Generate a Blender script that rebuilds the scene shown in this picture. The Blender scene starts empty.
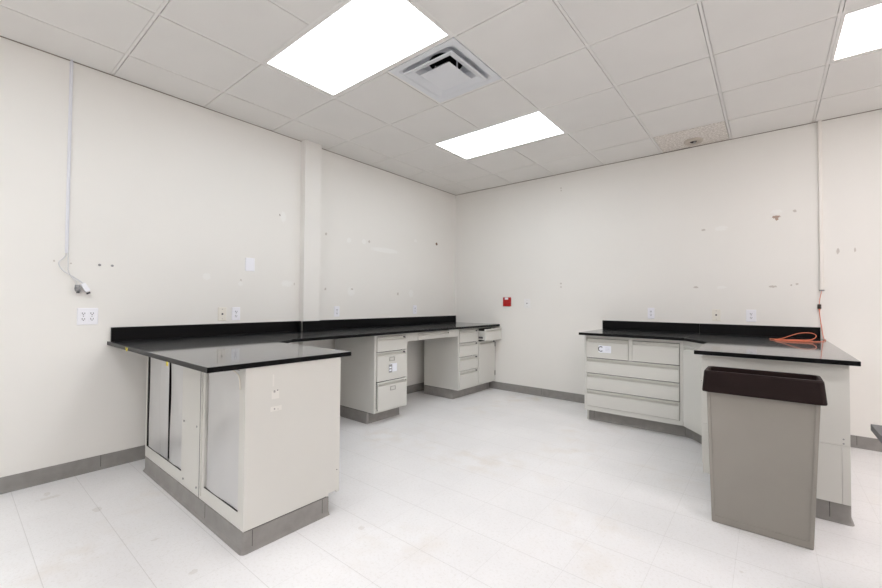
import bpy, bmesh, math, random
from mathutils import Vector, Matrix

random.seed(4)
SC = bpy.context.scene
COL = SC.collection
H = 2.8687            # ceiling height
TT = 0.6096           # ceiling module
GX, GY = 0.396, 0.530 # first grid line from the left / back wall
RX, RY = 8.60, -7.90  # room extents
CT0, CT1 = 0.888, 0.914   # countertop slab


def gx(i):
    return GX + (i - 1) * TT


def gy(j):
    return -(GY + j * TT)


# ------------------------------------------------------------------ materials
def srgb(r, g, b):
    def f(c):
        c /= 255.0
        return c / 12.92 if c <= 0.04045 else ((c + 0.055) / 1.055) ** 2.4
    return (f(r), f(g), f(b), 1.0)


class Mat:
    """Small helper round a Principled node tree."""

    def __init__(self, name, color, rough=0.5, ior=1.5, metal=0.0, spec=0.5):
        m = bpy.data.materials.new(name)
        m.use_nodes = True
        self.m, self.nt = m, m.node_tree
        self.p = self.nt.nodes['Principled BSDF']
        self.color = color
        self.p.inputs['Base Color'].default_value = color
        self.p.inputs['Roughness'].default_value = rough
        self.p.inputs['IOR'].default_value = ior
        self.p.inputs['Metallic'].default_value = metal
        self.p.inputs['Specular IOR Level'].default_value = spec

    def n(self, kind, **kw):
        nd = self.nt.nodes.new(kind)
        for k, v in kw.items():
            setattr(nd, k, v)
        return nd

    def link(self, a, b):
        self.nt.links.new(a, b)

    def math(self, op, a, b=None, c=None):
        nd = self.n('ShaderNodeMath', operation=op)
        for i, v in enumerate((a, b, c)):
            if v is None:
                continue
            if isinstance(v, (int, float)):
                nd.inputs[i].default_value = v
            else:
                self.link(v, nd.inputs[i])
        return nd.outputs[0]

    def coords(self):
        return self.n('ShaderNodeTexCoord').outputs['Object']

    def noise(self, scale, detail=3, vec=None, rough=0.5):
        nd = self.n('ShaderNodeTexNoise')
        nd.inputs['Scale'].default_value = scale
        nd.inputs['Detail'].default_value = detail
        nd.inputs['Roughness'].default_value = rough
        self.link(vec or self.coords(), nd.inputs['Vector'])
        return nd.outputs['Fac']

    def ramp(self, fac, lo, hi):
        nd = self.n('ShaderNodeMapRange')
        self.link(fac, nd.inputs['Value'])
        nd.inputs['From Min'].default_value = lo
        nd.inputs['From Max'].default_value = hi
        return nd.outputs['Result']

    def mix(self, fac, a, b):
        nd = self.n('ShaderNodeMix', data_type='RGBA')
        if isinstance(fac, (int, float)):
            nd.inputs['Factor'].default_value = fac
        else:
            self.link(fac, nd.inputs['Factor'])
        for s, v in ((6, a), (7, b)):
            if isinstance(v, tuple):
                nd.inputs[s].default_value = v
            else:
                self.link(v, nd.inputs[s])
        return nd.outputs[2]

    def base(self, out):
        self.link(out, self.p.inputs['Base Color'])

    def bump(self, h, strength=0.2, dist=0.002):
        nd = self.n('ShaderNodeBump')
        nd.inputs['Strength'].default_value = strength
        nd.inputs['Distance'].default_value = dist
        self.link(h, nd.inputs['Height'])
        self.link(nd.outputs['Normal'], self.p.inputs['Normal'])


def mottled(name, c, rough=0.5, amount=0.06, scale=6.0, ior=1.5, metal=0.0, spec=0.5, bump=0.0, bscale=300.0):
    M = Mat(name, c, rough, ior, metal, spec)
    dark = tuple(v * (1 - amount) for v in c[:3]) + (1.0,)
    M.base(M.mix(M.ramp(M.noise(scale, 4), 0.3, 0.7), dark, c))
    if bump:
        M.bump(M.noise(bscale, 2), bump, 0.0006)
    return M.m


def wall_mat(name, c, axis, marks):
    """Painted wallboard; marks = (along, z, half width, half height, colour)."""
    M = Mat(name, c, 0.55, spec=0.3)
    co = M.coords()
    sep = M.n('ShaderNodeSeparateXYZ')
    M.link(co, sep.inputs[0])
    al, z = sep.outputs[axis], sep.outputs[2]
    out = M.mix(M.ramp(M.noise(1.3, 3, co), 0.3, 0.7), tuple(v * 0.975 for v in c[:3]) + (1.0,), c)
    wob = M.math('MULTIPLY', M.math('SUBTRACT', M.noise(90, 3, co), 0.5), 1.6)
    for a, zz, ra, rz, mc in marks:
        da = M.math('DIVIDE', M.math('SUBTRACT', al, a), ra)
        dz = M.math('DIVIDE', M.math('SUBTRACT', z, zz), rz)
        d = M.math('ADD', M.math('SQRT', M.math('ADD', M.math('MULTIPLY', da, da), M.math('MULTIPLY', dz, dz))), wob)
        out = M.mix(M.math('LESS_THAN', d, 1.0), out, mc)
    M.base(out)
    M.bump(M.noise(220, 2, co), 0.08, 0.0008)
    return M.m


PATCH = srgb(236, 235, 232)
SPOT = srgb(150, 140, 132)
BROWN = srgb(168, 146, 132)
GREYM = srgb(200, 194, 188)
WALLC = srgb(233, 231, 227)

left_marks = [(-2.864, 2.063, .007, .011, SPOT), (-2.83, 2.05, .03, .05, PATCH), (-3.231, 1.405, .006, .009, GREYM),
              (-3.235, 1.37, .02, .02, PATCH), (-2.70, 1.39, .005, .012, GREYM), (-2.78, 1.39, .06, .03, PATCH),
              (-2.33, 1.95, .012, .016, GREYM), (-1.80, 1.93, .03, .03, PATCH), (-1.72, 1.94, .014, .016, GREYM),
              (-1.45, 1.86, .22, .03, PATCH), (-2.02, 1.92, .03, .03, PATCH), (-2.33, 1.35, .012, .014, GREYM),
              (-1.98, 1.33, .05, .05, PATCH), (-1.97, 1.36, .02, .008, GREYM), (-1.23, 1.32, .014, .018, GREYM),
              (-.98, 1.33, .04, .05, PATCH), (-.90, 2.05, .03, .02, PATCH), (-3.52, 1.42, .03, .03, PATCH),
              (-4.47, 1.475, .005, .007, GREYM), (-4.385, 1.465, .005, .005, GREYM)]
back_marks = [(3.786, 2.041, .030, .012, BROWN), (3.792, 2.025, .012, .018, BROWN), (3.756, 1.385, .028, .010, GREYM),
              (3.93, 1.405, .010, .010, GREYM), (3.89, 1.395, .008, .008, GREYM), (4.201, 1.688, .010, .026, GREYM),
              (4.306, 1.689, .006, .018, GREYM), (1.682, 2.683, .008, .010, GREYM), (1.684, 2.648, .008, .008, GREYM),
              (1.683, 1.464, .010, .012, GREYM), (1.683, 1.419, .010, .010, GREYM), (3.21, 1.98, .016, .010, GREYM),
              (3.36, 1.98, .05, .025, PATCH), (3.92, 2.08, .012, .012, GREYM), (3.14, 1.39, .02, .01, GREYM),
              (3.36, 1.385, .04, .014, PATCH), (3.79, 2.09, .04, .02, PATCH)]

M_WALL_L = wall_mat('paint_left', WALLC, 1, left_marks)
M_WALL_B = wall_mat('paint_back', WALLC, 0, back_marks)
M_WALL = mottled('paint_plain', WALLC, 0.55, 0.025, 1.3, spec=0.3)


def floor_material():
    M = Mat('vinyl_tile', srgb(240, 239, 238), 0.32, spec=0.35)
    co = M.coords()
    sep = M.n('ShaderNodeSeparateXYZ')
    M.link(co, sep.inputs[0])
    T = 0.302

    def seam(v, off, w):
        f = M.math('FRACT', M.math('DIVIDE', M.math('SUBTRACT', v, off), T))
        d = M.math('MINIMUM', f, M.math('SUBTRACT', 1.0, f))
        return M.math('LESS_THAN', d, w / T)
    sy = seam(sep.outputs[1], -4.036, 0.0016)
    sx = seam(sep.outputs[0], 1.18, 0.0012)
    base = M.mix(M.ramp(M.noise(2.2, 4, co), 0.3, 0.7), srgb(233, 232, 233), srgb(240, 239, 240))
    base = M.mix(M.math('MULTIPLY', M.ramp(M.noise(70, 4, co, 0.7), 0.52, 0.72), 0.45), base, srgb(212, 209, 204))
    base = M.mix(M.math('MULTIPLY', M.ramp(M.noise(160, 2, co), 0.66, 0.72), 0.5), base, srgb(196, 190, 182))
    base = M.mix(M.math('MULTIPLY', M.math('MULTIPLY', M.ramp(M.noise(1.1, 5, co), 0.52, 0.72), M.ramp(M.noise(6, 4, co), 0.42, 0.68)), 0.55), base, srgb(216, 205, 190))
    wob = M.math('MULTIPLY', M.math('SUBTRACT', M.noise(60, 3, co), 0.5), 1.8)
    for fx, fy, rx, ry in ((.70, -4.345, .035, .022), (.30, -4.50, .02, .05), (.22, -4.50, .03, .015), (2.02, -3.49, .018, .018), (1.30, -4.23, .01, .016), (3.62, -2.62, .008, .008), (1.72, -4.20, .016, .02)):
        dx = M.math('DIVIDE', M.math('SUBTRACT', sep.outputs[0], fx), rx)
        dy = M.math('DIVIDE', M.math('SUBTRACT', sep.outputs[1], fy), ry)
        dd = M.math('ADD', M.math('SQRT', M.math('ADD', M.math('MULTIPLY', dx, dx), M.math('MULTIPLY', dy, dy))), wob)
        base = M.mix(M.math('MULTIPLY', M.math('LESS_THAN', dd, 1.0), .32), base, srgb(196, 190, 182))
    base = M.mix(M.math('MULTIPLY', sy, 0.27), base, srgb(150, 146, 140))
    base = M.mix(M.math('MULTIPLY', sx, 0.16), base, srgb(160, 156, 150))
    M.base(base)
    M.link(M.math('ADD', 0.24, M.math('MULTIPLY', M.noise(5, 3, co), 0.16)), M.p.inputs['Roughness'])
    return M.m


M_FLOOR = floor_material()
M_TILE = mottled('ceiling_tile_paint', srgb(232, 230, 227), 0.9, 0.03, 3.0, spec=0.1, bump=0.25, bscale=260)
M_BAR = mottled('ceiling_bar_enamel', srgb(236, 234, 231), 0.5, 0.02, 3.0, spec=0.3)


def speckled():
    M = Mat('speckled_tile', srgb(214, 206, 196), 0.95, spec=0.1)
    f = M.noise(55, 5, None, 0.75)
    M.base(M.mix(M.ramp(f, 0.42, 0.60), srgb(206, 199, 192), srgb(242, 237, 232)))
    M.bump(f, 0.5, 0.003)
    return M.m


M_SPECK = speckled()
M_BASE = mottled('cove_base_rubber', srgb(149, 146, 143), 0.42, 0.18, 14, spec=0.35)
M_CAB = mottled('cabinet_enamel', srgb(212, 211, 206), 0.38, 0.03, 2.5, spec=0.45)
M_CABIN = mottled('cabinet_inside', srgb(120, 112, 102), 0.6, 0.05, 4)
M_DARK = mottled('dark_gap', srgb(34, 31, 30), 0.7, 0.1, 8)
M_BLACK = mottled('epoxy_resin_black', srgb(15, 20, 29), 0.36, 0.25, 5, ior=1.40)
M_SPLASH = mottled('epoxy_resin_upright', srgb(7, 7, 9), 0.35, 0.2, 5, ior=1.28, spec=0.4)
_p = M_BLACK.node_tree.nodes['Principled BSDF']
_p.inputs['Coat Weight'].default_value = 1.0
_p.inputs['Coat Roughness'].default_value = 0.06
_p.inputs['Coat IOR'].default_value = 1.34
M_STEEL = mottled('sheet_steel', srgb(212, 212, 212), 0.34, 0.05, 3, metal=0.5)
M_CHROME = mottled('nickel', srgb(170, 168, 165), 0.35, 0.08, 20, metal=0.9)
M_WHITE = mottled('white_plastic', srgb(240, 240, 246), 0.35, 0.02, 9)
M_WHITE_COOL = mottled('raceway_plastic', srgb(226, 227, 234), 0.4, 0.03, 9)
M_CREAM = mottled('cream_plastic', srgb(232, 228, 219), 0.4, 0.03, 9)
M_RACE_CREAM = mottled('raceway_cream', srgb(234, 230, 224), 0.45, 0.03, 9)
M_SLOT = mottled('slot_dark', srgb(58, 56, 66), 0.6, 0.05, 9)
M_RED = mottled('red_enamel', srgb(176, 14, 18), 0.35, 0.1, 9)
M_ORANGE = mottled('orange_jacket', srgb(238, 134, 98), 0.45, 0.08, 20)
M_BIN = mottled('bin_plastic', srgb(151, 146, 139), 0.5, 0.06, 5, bump=0.12, bscale=500)
M_LID = mottled('lid_plastic', srgb(30, 16, 15), 0.5, 0.16, 14, spec=0.16, bump=0.12, bscale=500)
M_YELLOW = mottled('yellow_tape', srgb(232, 214, 70), 0.6, 0.1, 30)
M_VENT = mottled('vent_enamel', srgb(226, 228, 232), 0.4, 0.02, 5)
M_DUCT = mottled('duct_black', srgb(16, 16, 18), 0.8, 0.1, 5)
M_CARD = mottled('label_card', srgb(240, 243, 252), 0.6, 0.02, 9)
M_INK = mottled('ink', srgb(62, 64, 72), 0.6, 0.05, 9)
M_TAPEGREY = mottled('grey_cable', srgb(214, 214, 216), 0.45, 0.04, 9)
M_CONN = mottled('connector_grey', srgb(150, 150, 152), 0.4, 0.1, 30)


def emitter(name, strength, color):
    m = bpy.data.materials.new(name)
    m.use_nodes = True
    nt = m.node_tree
    nt.nodes.clear()
    e = nt.nodes.new('ShaderNodeEmission')
    e.inputs['Color'].default_value = color
    e.inputs['Strength'].default_value = strength
    o = nt.nodes.new('ShaderNodeOutputMaterial')
    nt.links.new(e.outputs[0], o.inputs['Surface'])
    return m


M_LAMP = emitter('lit_diffuser', 8.1, (0.94, 0.995, 1.03, 1))
M_LAMP_W = emitter('lit_diffuser_rosy', 9.3, (1.0, 0.95, 0.955, 1))


# ------------------------------------------------------------------ mesh helpers
class MB:
    """Collects shapes in world coordinates and links them as ONE mesh object."""

    def __init__(self):
        self.v, self.f, self.mi, self.sm = [], [], [], []

    def poly(self, pts, mi=0, smooth=False):
        b = len(self.v)
        self.v += [tuple(p) for p in pts]
        self.f.append(tuple(range(b, b + len(pts))))
        self.mi.append(mi)
        self.sm.append(smooth)
        return self

    def hexa(self, lo, hi, mi=0):
        """lo, hi: four corners each, same winding (ccw from outside the hi side)."""
        b = len(self.v)
        self.v += [tuple(p) for p in lo] + [tuple(p) for p in hi]
        n = len(lo)
        fs = [tuple(b + n - 1 - i for i in range(n)), tuple(b + n + i for i in range(n))]
        fs += [(b + i, b + (i + 1) % n, b + n + (i + 1) % n, b + n + i) for i in range(n)]
        self.f += fs
        self.mi += [mi] * len(fs)
        self.sm += [False] * len(fs)
        return self

    def box(self, x0, x1, y0, y1, z0, z1, mi=0):
        if x0 > x1: x0, x1 = x1, x0
        if y0 > y1: y0, y1 = y1, y0
        if z0 > z1: z0, z1 = z1, z0
        c = [(x0, y0), (x1, y0), (x1, y1), (x0, y1)]
        return self.hexa([(x, y, z0) for x, y in c], [(x, y, z1) for x, y in c], mi)

    def prism(self, pts, z0, z1, mi=0, side=None):
        a = sum(pts[i][0] * pts[(i + 1) % len(pts)][1] - pts[(i + 1) % len(pts)][0] * pts[i][1] for i in range(len(pts)))
        if a < 0:
            pts = pts[::-1]
        self.hexa([(x, y, z0) for x, y in pts], [(x, y, z1) for x, y in pts], mi)
        if side is not None:
            self.mi[-len(pts):] = [side] * len(pts)
        return self

    def grid(self, fn, nu, nv, mi=0, smooth=True, flip=False):
        b = len(self.v)
        for i in range(nu + 1):
            for j in range(nv + 1):
                self.v.append(tuple(fn(i / nu, j / nv)))
        for i in range(nu):
            for j in range(nv):
                q = (b + i * (nv + 1) + j, b + (i + 1) * (nv + 1) + j, b + (i + 1) * (nv + 1) + j + 1, b + i * (nv + 1) + j + 1)
                self.f.append(q[::-1] if flip else q)
                self.mi.append(mi)
                self.sm.append(smooth)
        return self

    def loops(self, rings, mi=0, smooth=False, cap0=True, cap1=True, mis=None):
        """Bridge equal-length closed rings."""
        n = len(rings[0])
        b = len(self.v)
        for r in rings:
            self.v += [tuple(p) for p in r]
        for k in range(len(rings) - 1):
            for i in range(n):
                self.f.append((b + k * n + i, b + k * n + (i + 1) % n, b + (k + 1) * n + (i + 1) % n, b + (k + 1) * n + i))
                self.mi.append(mis[k] if mis else mi)
                self.sm.append(smooth)
        if cap0:
            self.f.append(tuple(b + n - 1 - i for i in range(n))); self.mi.append(mi); self.sm.append(False)
        if cap1:
            self.f.append(tuple(b + (len(rings) - 1) * n + i for i in range(n))); self.mi.append(mis[-1] if mis else mi); self.sm.append(False)
        return self

    def cyl(self, c, ax, r, h, n=24, mi=0, r2=None):
        """Cylinder from c along unit axis ax, height h."""
        ax = Vector(ax).normalized()
        u = ax.orthogonal().normalized()
        w = ax.cross(u)
        c = Vector(c)
        r2 = r if r2 is None else r2
        r0 = [c + (u * math.cos(t) + w * math.sin(t)) * r for t in [2 * math.pi * i / n for i in range(n)]]
        r1 = [c + ax * h + (u * math.cos(t) + w * math.sin(t)) * r2 for t in [2 * math.pi * i / n for i in range(n)]]
        return self.loops([r0, r1], mi, True)

    def lathe(self, c, prof, n=32, mi=0):
        """prof: (radius, z) list, axis +z."""
        rings = [[(c[0] + r * math.cos(2 * math.pi * i / n), c[1] + r * math.sin(2 * math.pi * i / n), c[2] + z) for i in range(n)] for r, z in prof]
        return self.loops(rings, mi, True, False, False)

    def tube(self, pts, r, n=8, mi=0, sub=8):
        P = [Vector(p) for p in pts]
        out = []
        for i in range(len(P) - 1):
            p0, p1, p2, p3 = P[max(i - 1, 0)], P[i], P[i + 1], P[min(i + 2, len(P) - 1)]
            for s in range(sub):
                t = s / sub
                out.append(0.5 * ((2 * p1) + (p2 - p0) * t + (2 * p0 - 5 * p1 + 4 * p2 - p3) * t * t + (3 * p1 - p0 - 3 * p2 + p3) * t ** 3))
        out.append(P[-1])
        rings, u = [], None
        for i, p in enumerate(out):
            d = (out[min(i + 1, len(out) - 1)] - out[max(i - 1, 0)])
            d = d.normalized() if d.length > 1e-9 else Vector((0, 0, 1))
            u = d.orthogonal().normalized() if u is None else (u - d * u.dot(d)).normalized()
            w = d.cross(u)
            rings.append([p + (u * math.cos(2 * math.pi * k / n) + w * math.sin(2 * math.pi * k / n)) * r for k in range(n)])
        return self.loops(rings, mi, True)

    def build(self, name, mats, parent=None, bevel=0.0, origin=None, **tags):
        mats = mats if isinstance(mats, (list, tuple)) else [mats]
        xs = list(zip(*self.v))
        o0 = origin if origin is not None else ((min(xs[0]) + max(xs[0])) / 2, (min(xs[1]) + max(xs[1])) / 2, min(xs[2]))
        me = bpy.data.meshes.new(name)
        me.from_pydata([(x - o0[0], y - o0[1], z - o0[2]) for x, y, z in self.v], [], self.f)
        for m in mats:
            me.materials.append(m)
        for p, mi, s in zip(me.polygons, self.mi, self.sm):
            p.material_index = mi
            p.use_smooth = s
        bm = bmesh.new()
        bm.from_mesh(me)
        bmesh.ops.remove_doubles(bm, verts=bm.verts, dist=1e-6)
        bmesh.ops.recalc_face_normals(bm, faces=bm.faces)
        bm.to_mesh(me)
        bm.free()
        o = bpy.data.objects.new(name, me)
        COL.objects.link(o)
        base = WORLD.get(parent.name, (0, 0, 0)) if parent else (0, 0, 0)
        WORLD[o.name] = o0
        o.parent = parent
        o.location = (o0[0] - base[0], o0[1] - base[1], o0[2] - base[2])
        if bevel:
            md = o.modifiers.new('edge', 'BEVEL')
            md.width = bevel
            md.segments = 2
            md.limit_method = 'ANGLE'
            md.angle_limit = math.radians(50)
        for k, v in tags.items():
            o[k] = v
        return o


WORLD = {}


def thing(name, label, cat, loc, group=None):
    o = bpy.data.objects.new(name, None)
    COL.objects.link(o)
    o.location = loc
    o.empty_display_size = 0.05
    WORLD[o.name] = tuple(loc)
    o['label'] = label
    o['category'] = cat
    if group:
        o['group'] = group
    return o


def dup(root, delta, label, group=None):
    r = root.copy()
    COL.objects.link(r)
    r.location = Vector(root.location) + Vector(delta)
    r['label'] = label
    if group:
        r['group'] = group
    for ch in list(root.children):
        c = ch.copy()
        COL.objects.link(c)
        c.parent = r
        for g in list(ch.children):
            d = g.copy()
            COL.objects.link(d)
            d.parent = c
    return r


# ------------------------------------------------------------------ room shell
MB().box(-0.12, RX + .12, RY - .12, 0.12, -0.10, 0).build('floor', M_FLOOR, origin=(0, 0, 0), kind='structure')
MB().box(-0.12, 0, RY, 0.12, 0, H + .25).build('wall_left', M_WALL_L, origin=(0, 0, 0), kind='structure')
MB().box(0, RX, 0, 0.12, 0, H + .25).build('wall_back', M_WALL_B, origin=(0, 0, 0), kind='structure')
MB().box(RX, RX + .12, RY, 0.12, 0, H + .25).build('wall_right', M_WALL, origin=(0, 0, 0), kind='structure')
MB().box(-.12, RX + .12, RY - .12, RY, 0, H + .25).build('wall_front', M_WALL, origin=(0, 0, 0), kind='structure')
# boxed-out column on the left wall
MB().box(0.0, 0.080, -2.643, -2.451, 0, H).build('column', M_WALL, bevel=0.003, kind='structure')

LIGHTS = [(i, j) for i in (2, 7, 12) for j in (1, 4, 7, 10)]  # outermost column is unseen, added to brighten the right of the room
VENT = (3, 3)
SPECK = (5, -1)
xl = [0.0] + [gx(i) for i in range(1, 16) if gx(i) < RX - .05] + [RX]
yl = [0.0] + [gy(j) for j in range(0, 13) if gy(j) > RY + .05] + [RY]
skip = set()
for i, j in LIGHTS:
    skip |= {(i, j), (i + 1, j)}
skip |= {VENT, SPECK}
cm = MB()
bw = 0.0085
zt = H - 0.003
for a in range(len(xl) - 1):
    for b in range(len(yl) - 1):
        if (a, b - 1) in skip:      # cell a: between xl[a] and xl[a+1] -> grid line i=a ; row j=b-1
            continue
        x0, x1, y1, y0 = xl[a], xl[a + 1], yl[b], yl[b + 1]
        dz = random.uniform(-.0008, .0008)
        # lay-in tile with a small random seat, edges bevelled by the bar's shadow
        rv = bw + .0032
        cm.box(x0 + (rv if a else .004), x1 - (rv if a < len(xl) - 2 else .004), y0 + (rv if b < len(yl) - 2 else .004), y1 - (rv if b else .006), zt + dz, zt + .016 + dz)
cm.box(-.1, RX + .1, RY - .1, .1, H + .22, H + .25)
cm.build('ceiling', M_TILE, origin=(0, 0, 0), kind='structure')
gm = MB()
ends = {}
for i in range(1, len(xl) - 1):
    gm.box(xl[i] - bw, xl[i] + bw, RY + .001, -.001, H, H + .0045)
lit = {}
for b in range(1, len(yl) - 1):
    y = yl[b]
    for a in range(len(xl) - 1):
        j = b - 1
        # no cross tee through the middle of a 2x4 fixture (fixtures run along x, so none is cut)
        gm.box(xl[a] + (bw if a else .001) , xl[a + 1] - (bw if a + 1 < len(xl) - 1 else .001), y - bw, y + bw, H + .0006, H + .0045)
gm2 = MB()
# the main bars must not cross the middle of the fixtures: rebuild them as runs
gm.v, gm.f, gm.mi, gm.sm = [], [], [], []
for i in range(1, len(xl) - 1):
    for b in range(len(yl) - 1):
        if any(i == li + 1 and b - 1 == lj for li, lj in LIGHTS):
            continue
        gm.box(xl[i] - bw, xl[i] + bw, yl[b + 1] + (bw if b + 1 < len(yl) - 1 else .001), yl[b] - (bw if b else .001), H, H + .0045)
for b in range(1, len(yl) - 1):
    for a in range(len(xl) - 1):
        gm.box(xl[a] + (0 if a else .001), xl[a + 1] - (0 if a + 1 < len(xl) - 1 else .001), yl[b] - bw, yl[b] + bw, H, H + .0045)
gm.build('ceiling_grid', M_BAR, origin=(0, 0, 0), kind='structure')
# strips at the wall tops, coloured as the shade of the ceiling gap
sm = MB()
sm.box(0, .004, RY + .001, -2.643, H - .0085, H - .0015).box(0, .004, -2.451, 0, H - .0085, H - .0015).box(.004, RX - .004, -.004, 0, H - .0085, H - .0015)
sm.build('gap_shade_strip', mottled('ceiling_gap_shade', srgb(160, 152, 143), .9, .35, 3), origin=(0, 0, 0), kind='structure')


def cove(path, h=0.102, name='baseboard_left', parent=None, seams=(), closed=False, kind=None, label=None, th=0.005, flare=0.011):
    """Rubber cove base along a floor path; the visible side is on the RIGHT of travel."""
    P = [Vector((x, y)) for x, y in path]
    Q = [P[0]]
    for i in range(1, len(P) - 1):
        d0, d1 = (P[i] - P[i - 1]).normalized(), (P[i + 1] - P[i]).normalized()
        if d0.dot(d1) < .6:                       # wrapped corner: rubber bends round it
            r = .010
            for q in range(6):
                t = q / 5
                a, b = P[i] - d0 * r, P[i] + d1 * r
                Q.append(a * (1 - t) ** 2 + P[i] * 2 * t * (1 - t) + b * t * t)
        else:
            Q.append(P[i])
    P = Q + [P[-1]]
    n = len(P)
    offs = []
    for i in range(n):
        ds = []
        if i > 0: ds.append((P[i] - P[i - 1]).normalized())
        if i < n - 1: ds.append((P[i + 1] - P[i]).normalized())
        ns = [Vector((d.y, -d.x)) for d in ds]
        m = ns[0] if len(ns) == 1 else (ns[0] + ns[1]).normalized() / max(0.3, ((ns[0] + ns[1]).normalized()).dot(ns[0]))
        offs.append(m)
    prof = [(0.0, 0.0), (flare, 0.0), (flare, 0.002), (flare * .72, .006), (th + .001, .018), (th, .026), (th, h - .003), (th * .5, h), (0, h)]
    m = MB()
    for i in range(n - 1):
        r0 = [(P[i].x + offs[i].x * d, P[i].y + offs[i].y * d, z) for d, z in prof]
        r1 = [(P[i + 1].x + offs[i + 1].x * d, P[i + 1].y + offs[i + 1].y * d, z) for d, z in prof]
        m.loops([r0, r1], 0, False)
    # butt joints between the lengths of base show as fine dark lines
    for (x, y, dx, dy) in seams:
        c = Vector((x, y)); t = Vector((dx, dy)).normalized(); nn = Vector((t.y, -t.x))
        a, b = c - t * .0012, c + t * .0012
        m.prism([tuple(a + nn * th * .6), tuple(b + nn * th * .6), tuple(b + nn * (th + .0006)), tuple(a + nn * (th + .0006))], .02, h - .002, 1)
    kw = {}
    if kind: kw['kind'] = kind
    if label: kw['label'] = label
    return m.build(name, [M_BASE, M_DARK], parent, **kw)


# ------------------------------------------------------------------ ceiling fixtures
def troffer(i, j, lamp=None):
    x0, x1, y1, y0 = gx(i) + bw + .001, gx(i + 2) - bw - .001, gy(j) - bw - .001, gy(j + 1) + bw + .001
    t = thing('ceiling_light', '', 'ceiling light', ((x0 + x1) / 2, (y0 + y1) / 2, H), 'recessed ceiling light troffers')
    fr = MB()
    e = 0.019
    z0, z1 = H - .001, H + .012
    for a, b, c, d in ((x0, x1, y0, y0 + e), (x0, x1, y1 - e, y1), (x0, x0 + e, y0 + e, y1 - e), (x1 - e, x1, y0 + e, y1 - e)):
        fr.box(a, b, c, d, z0, z1)
    fr.box(x0, x1, y0, y1, H + .085, H + .09)
    for a, b, c, d in ((x0, x1, y0, y0 + .003), (x0, x1, y1 - .003, y1), (x0, x0 + .003, y0, y1), (x1 - .003, x1, y0, y1)):
        fr.box(a, b, c, d, z1, H + .085)
    fr.build('frame', M_BAR, t, bevel=0.0015)
    MB().box(x0 + e + .001, x1 - e - .001, y0 + e + .001, y1 - e - .001, H + .003, H + .008).build('diffuser', lamp or M_LAMP, t)
    return t


L0 = troffer(2, 4)
L0['label'] = 'large lit ceiling panel directly beside the square air vent, nearest of the three'
dup(L0, (0, 3 * TT, 0), 'lit ceiling panel between the air vent and the far room corner')
L1 = troffer(7, 1, M_LAMP_W)
L1['label'] = 'lit ceiling panel cut off by the right edge of the photo'
for i, j in LIGHTS:
    if (i, j) not in ((2, 4), (2, 1), (7, 1)):
        if i == 2:
            dup(L0, ((i - 2) * TT, (4 - j) * TT, 0), 'unseen lit ceiling panel beyond the edge of the photo')
        else:
            dup(L1, ((i - 7) * TT, (1 - j) * TT, 0), 'unseen lit ceiling panel beyond the edge of the photo')


def square_ring(cx, cy, s, z):
    return [(cx - s, cy - s, z), (cx + s, cy - s, z), (cx + s, cy + s, z), (cx - s, cy + s, z)]


def round_square(cx, cy, s, r, z, n=6):
    out = []
    for qx, qy, a0 in ((1, 1, 0), (-1, 1, 90), (-1, -1, 180), (1, -1, 270)):
        for k in range(n + 1):
            a = math.radians(a0 + 90 * k / n)
            out.append((cx + qx * (s - r) + r * math.cos(a), cy + qy * (s - r) + r * math.sin(a), z))
    return out


vx, vy = (gx(3) + gx(4)) / 2, (gy(3) + gy(4)) / 2
vt = thing('air_vent', 'square white stepped air diffuser in the ceiling between two lit panels', 'air vent', (vx, vy, H))
n6 = 6
rings = [round_square(vx, vy, .2925, .002, H + .004), round_square(vx, vy, .2925, .002, H - .003), round_square(vx, vy, .250, .03, H - .003),
         round_square(vx, vy, .236, .045, H + .004), round_square(vx, vy, .205, .07, H + .05), round_square(vx, vy, .170, .14, H + .078), round_square(vx, vy, .125, .1245, H + .084)]
MB().loops(rings, 0, False, False, False).build('diffuser_pan', M_VENT, vt)
k = [(vx + .1255 * math.cos(a), vy + .1255 * math.sin(a)) for a in [2 * math.pi * i / 40 for i in range(40)]]
MB().loops([[(x, y, H + .083) for x, y in k], [(x, y, H + .20) for x, y in k]], 0, True, False, True).build('duct_neck', M_DUCT, vt, label='black round duct opening above the louvers')
sq = lambda s, z: square_ring(vx, vy, s, z)
MB().loops([sq(.215, H - .016), sq(.216, H - .013), sq(.166, H + .008), sq(.138, H + .050), sq(.134, H + .050), sq(.160, H + .002), sq(.205, H - .016), sq(.215, H - .016)], 0, False, False, False).build('louver_ring', M_VENT, vt)
MB().loops([sq(.132, H - .020), sq(.133, H - .017), sq(.075, H + .026), sq(.055, H + .050)], 0, False, True, True).build('centre_plate', M_VENT, vt)
for s in (-1, 1):
    MB().box(vx + s * .10 - .004, vx + s * .10 + .004, vy - .004, vy + .004, H + .012, H + .10).build('hanger', M_VENT, vt)

# odd speckled tile with its sprinkler escutcheon
sx0, sx1 = gx(5) + .004, gx(6) - .004
MB().box(sx0 + bw, sx1 - bw, -GY + bw + .004, -.012, H - .0025, H + .012).build(
    'ceiling_tile', M_SPECK, label='rough speckled ceiling tile against the back wall with the round fixture', category='ceiling tile')
spx, spy = 3.148, -.185
#
st = thing('sprinkler_head', 'round cream sprinkler cover set in the speckled ceiling tile', 'sprinkler', (spx, spy, H))
MB().lathe((spx, spy, H - .003), [(.084, .0004), (.084, -.011), (.079, -.018), (.056, -.023), (.046, -.014), (.044, -.004), (.030, -.003), (.001, -.003)], 36).build('escutcheon', mottled('escutcheon_paint', srgb(202, 193, 182), .6), st)
MB().lathe((spx, spy, H), [(.030, -.0035), (.028, -.016), (.022, -.020), (.001, -.020)], 24).build('opening', M_DARK, st, label='dark sprinkler throat')
MB().cyl((spx + .012, spy - .01, H - .019), (0, 0, -1), .010, .016, 14).build('bulb_guard', M_CHROME, st)

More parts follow.
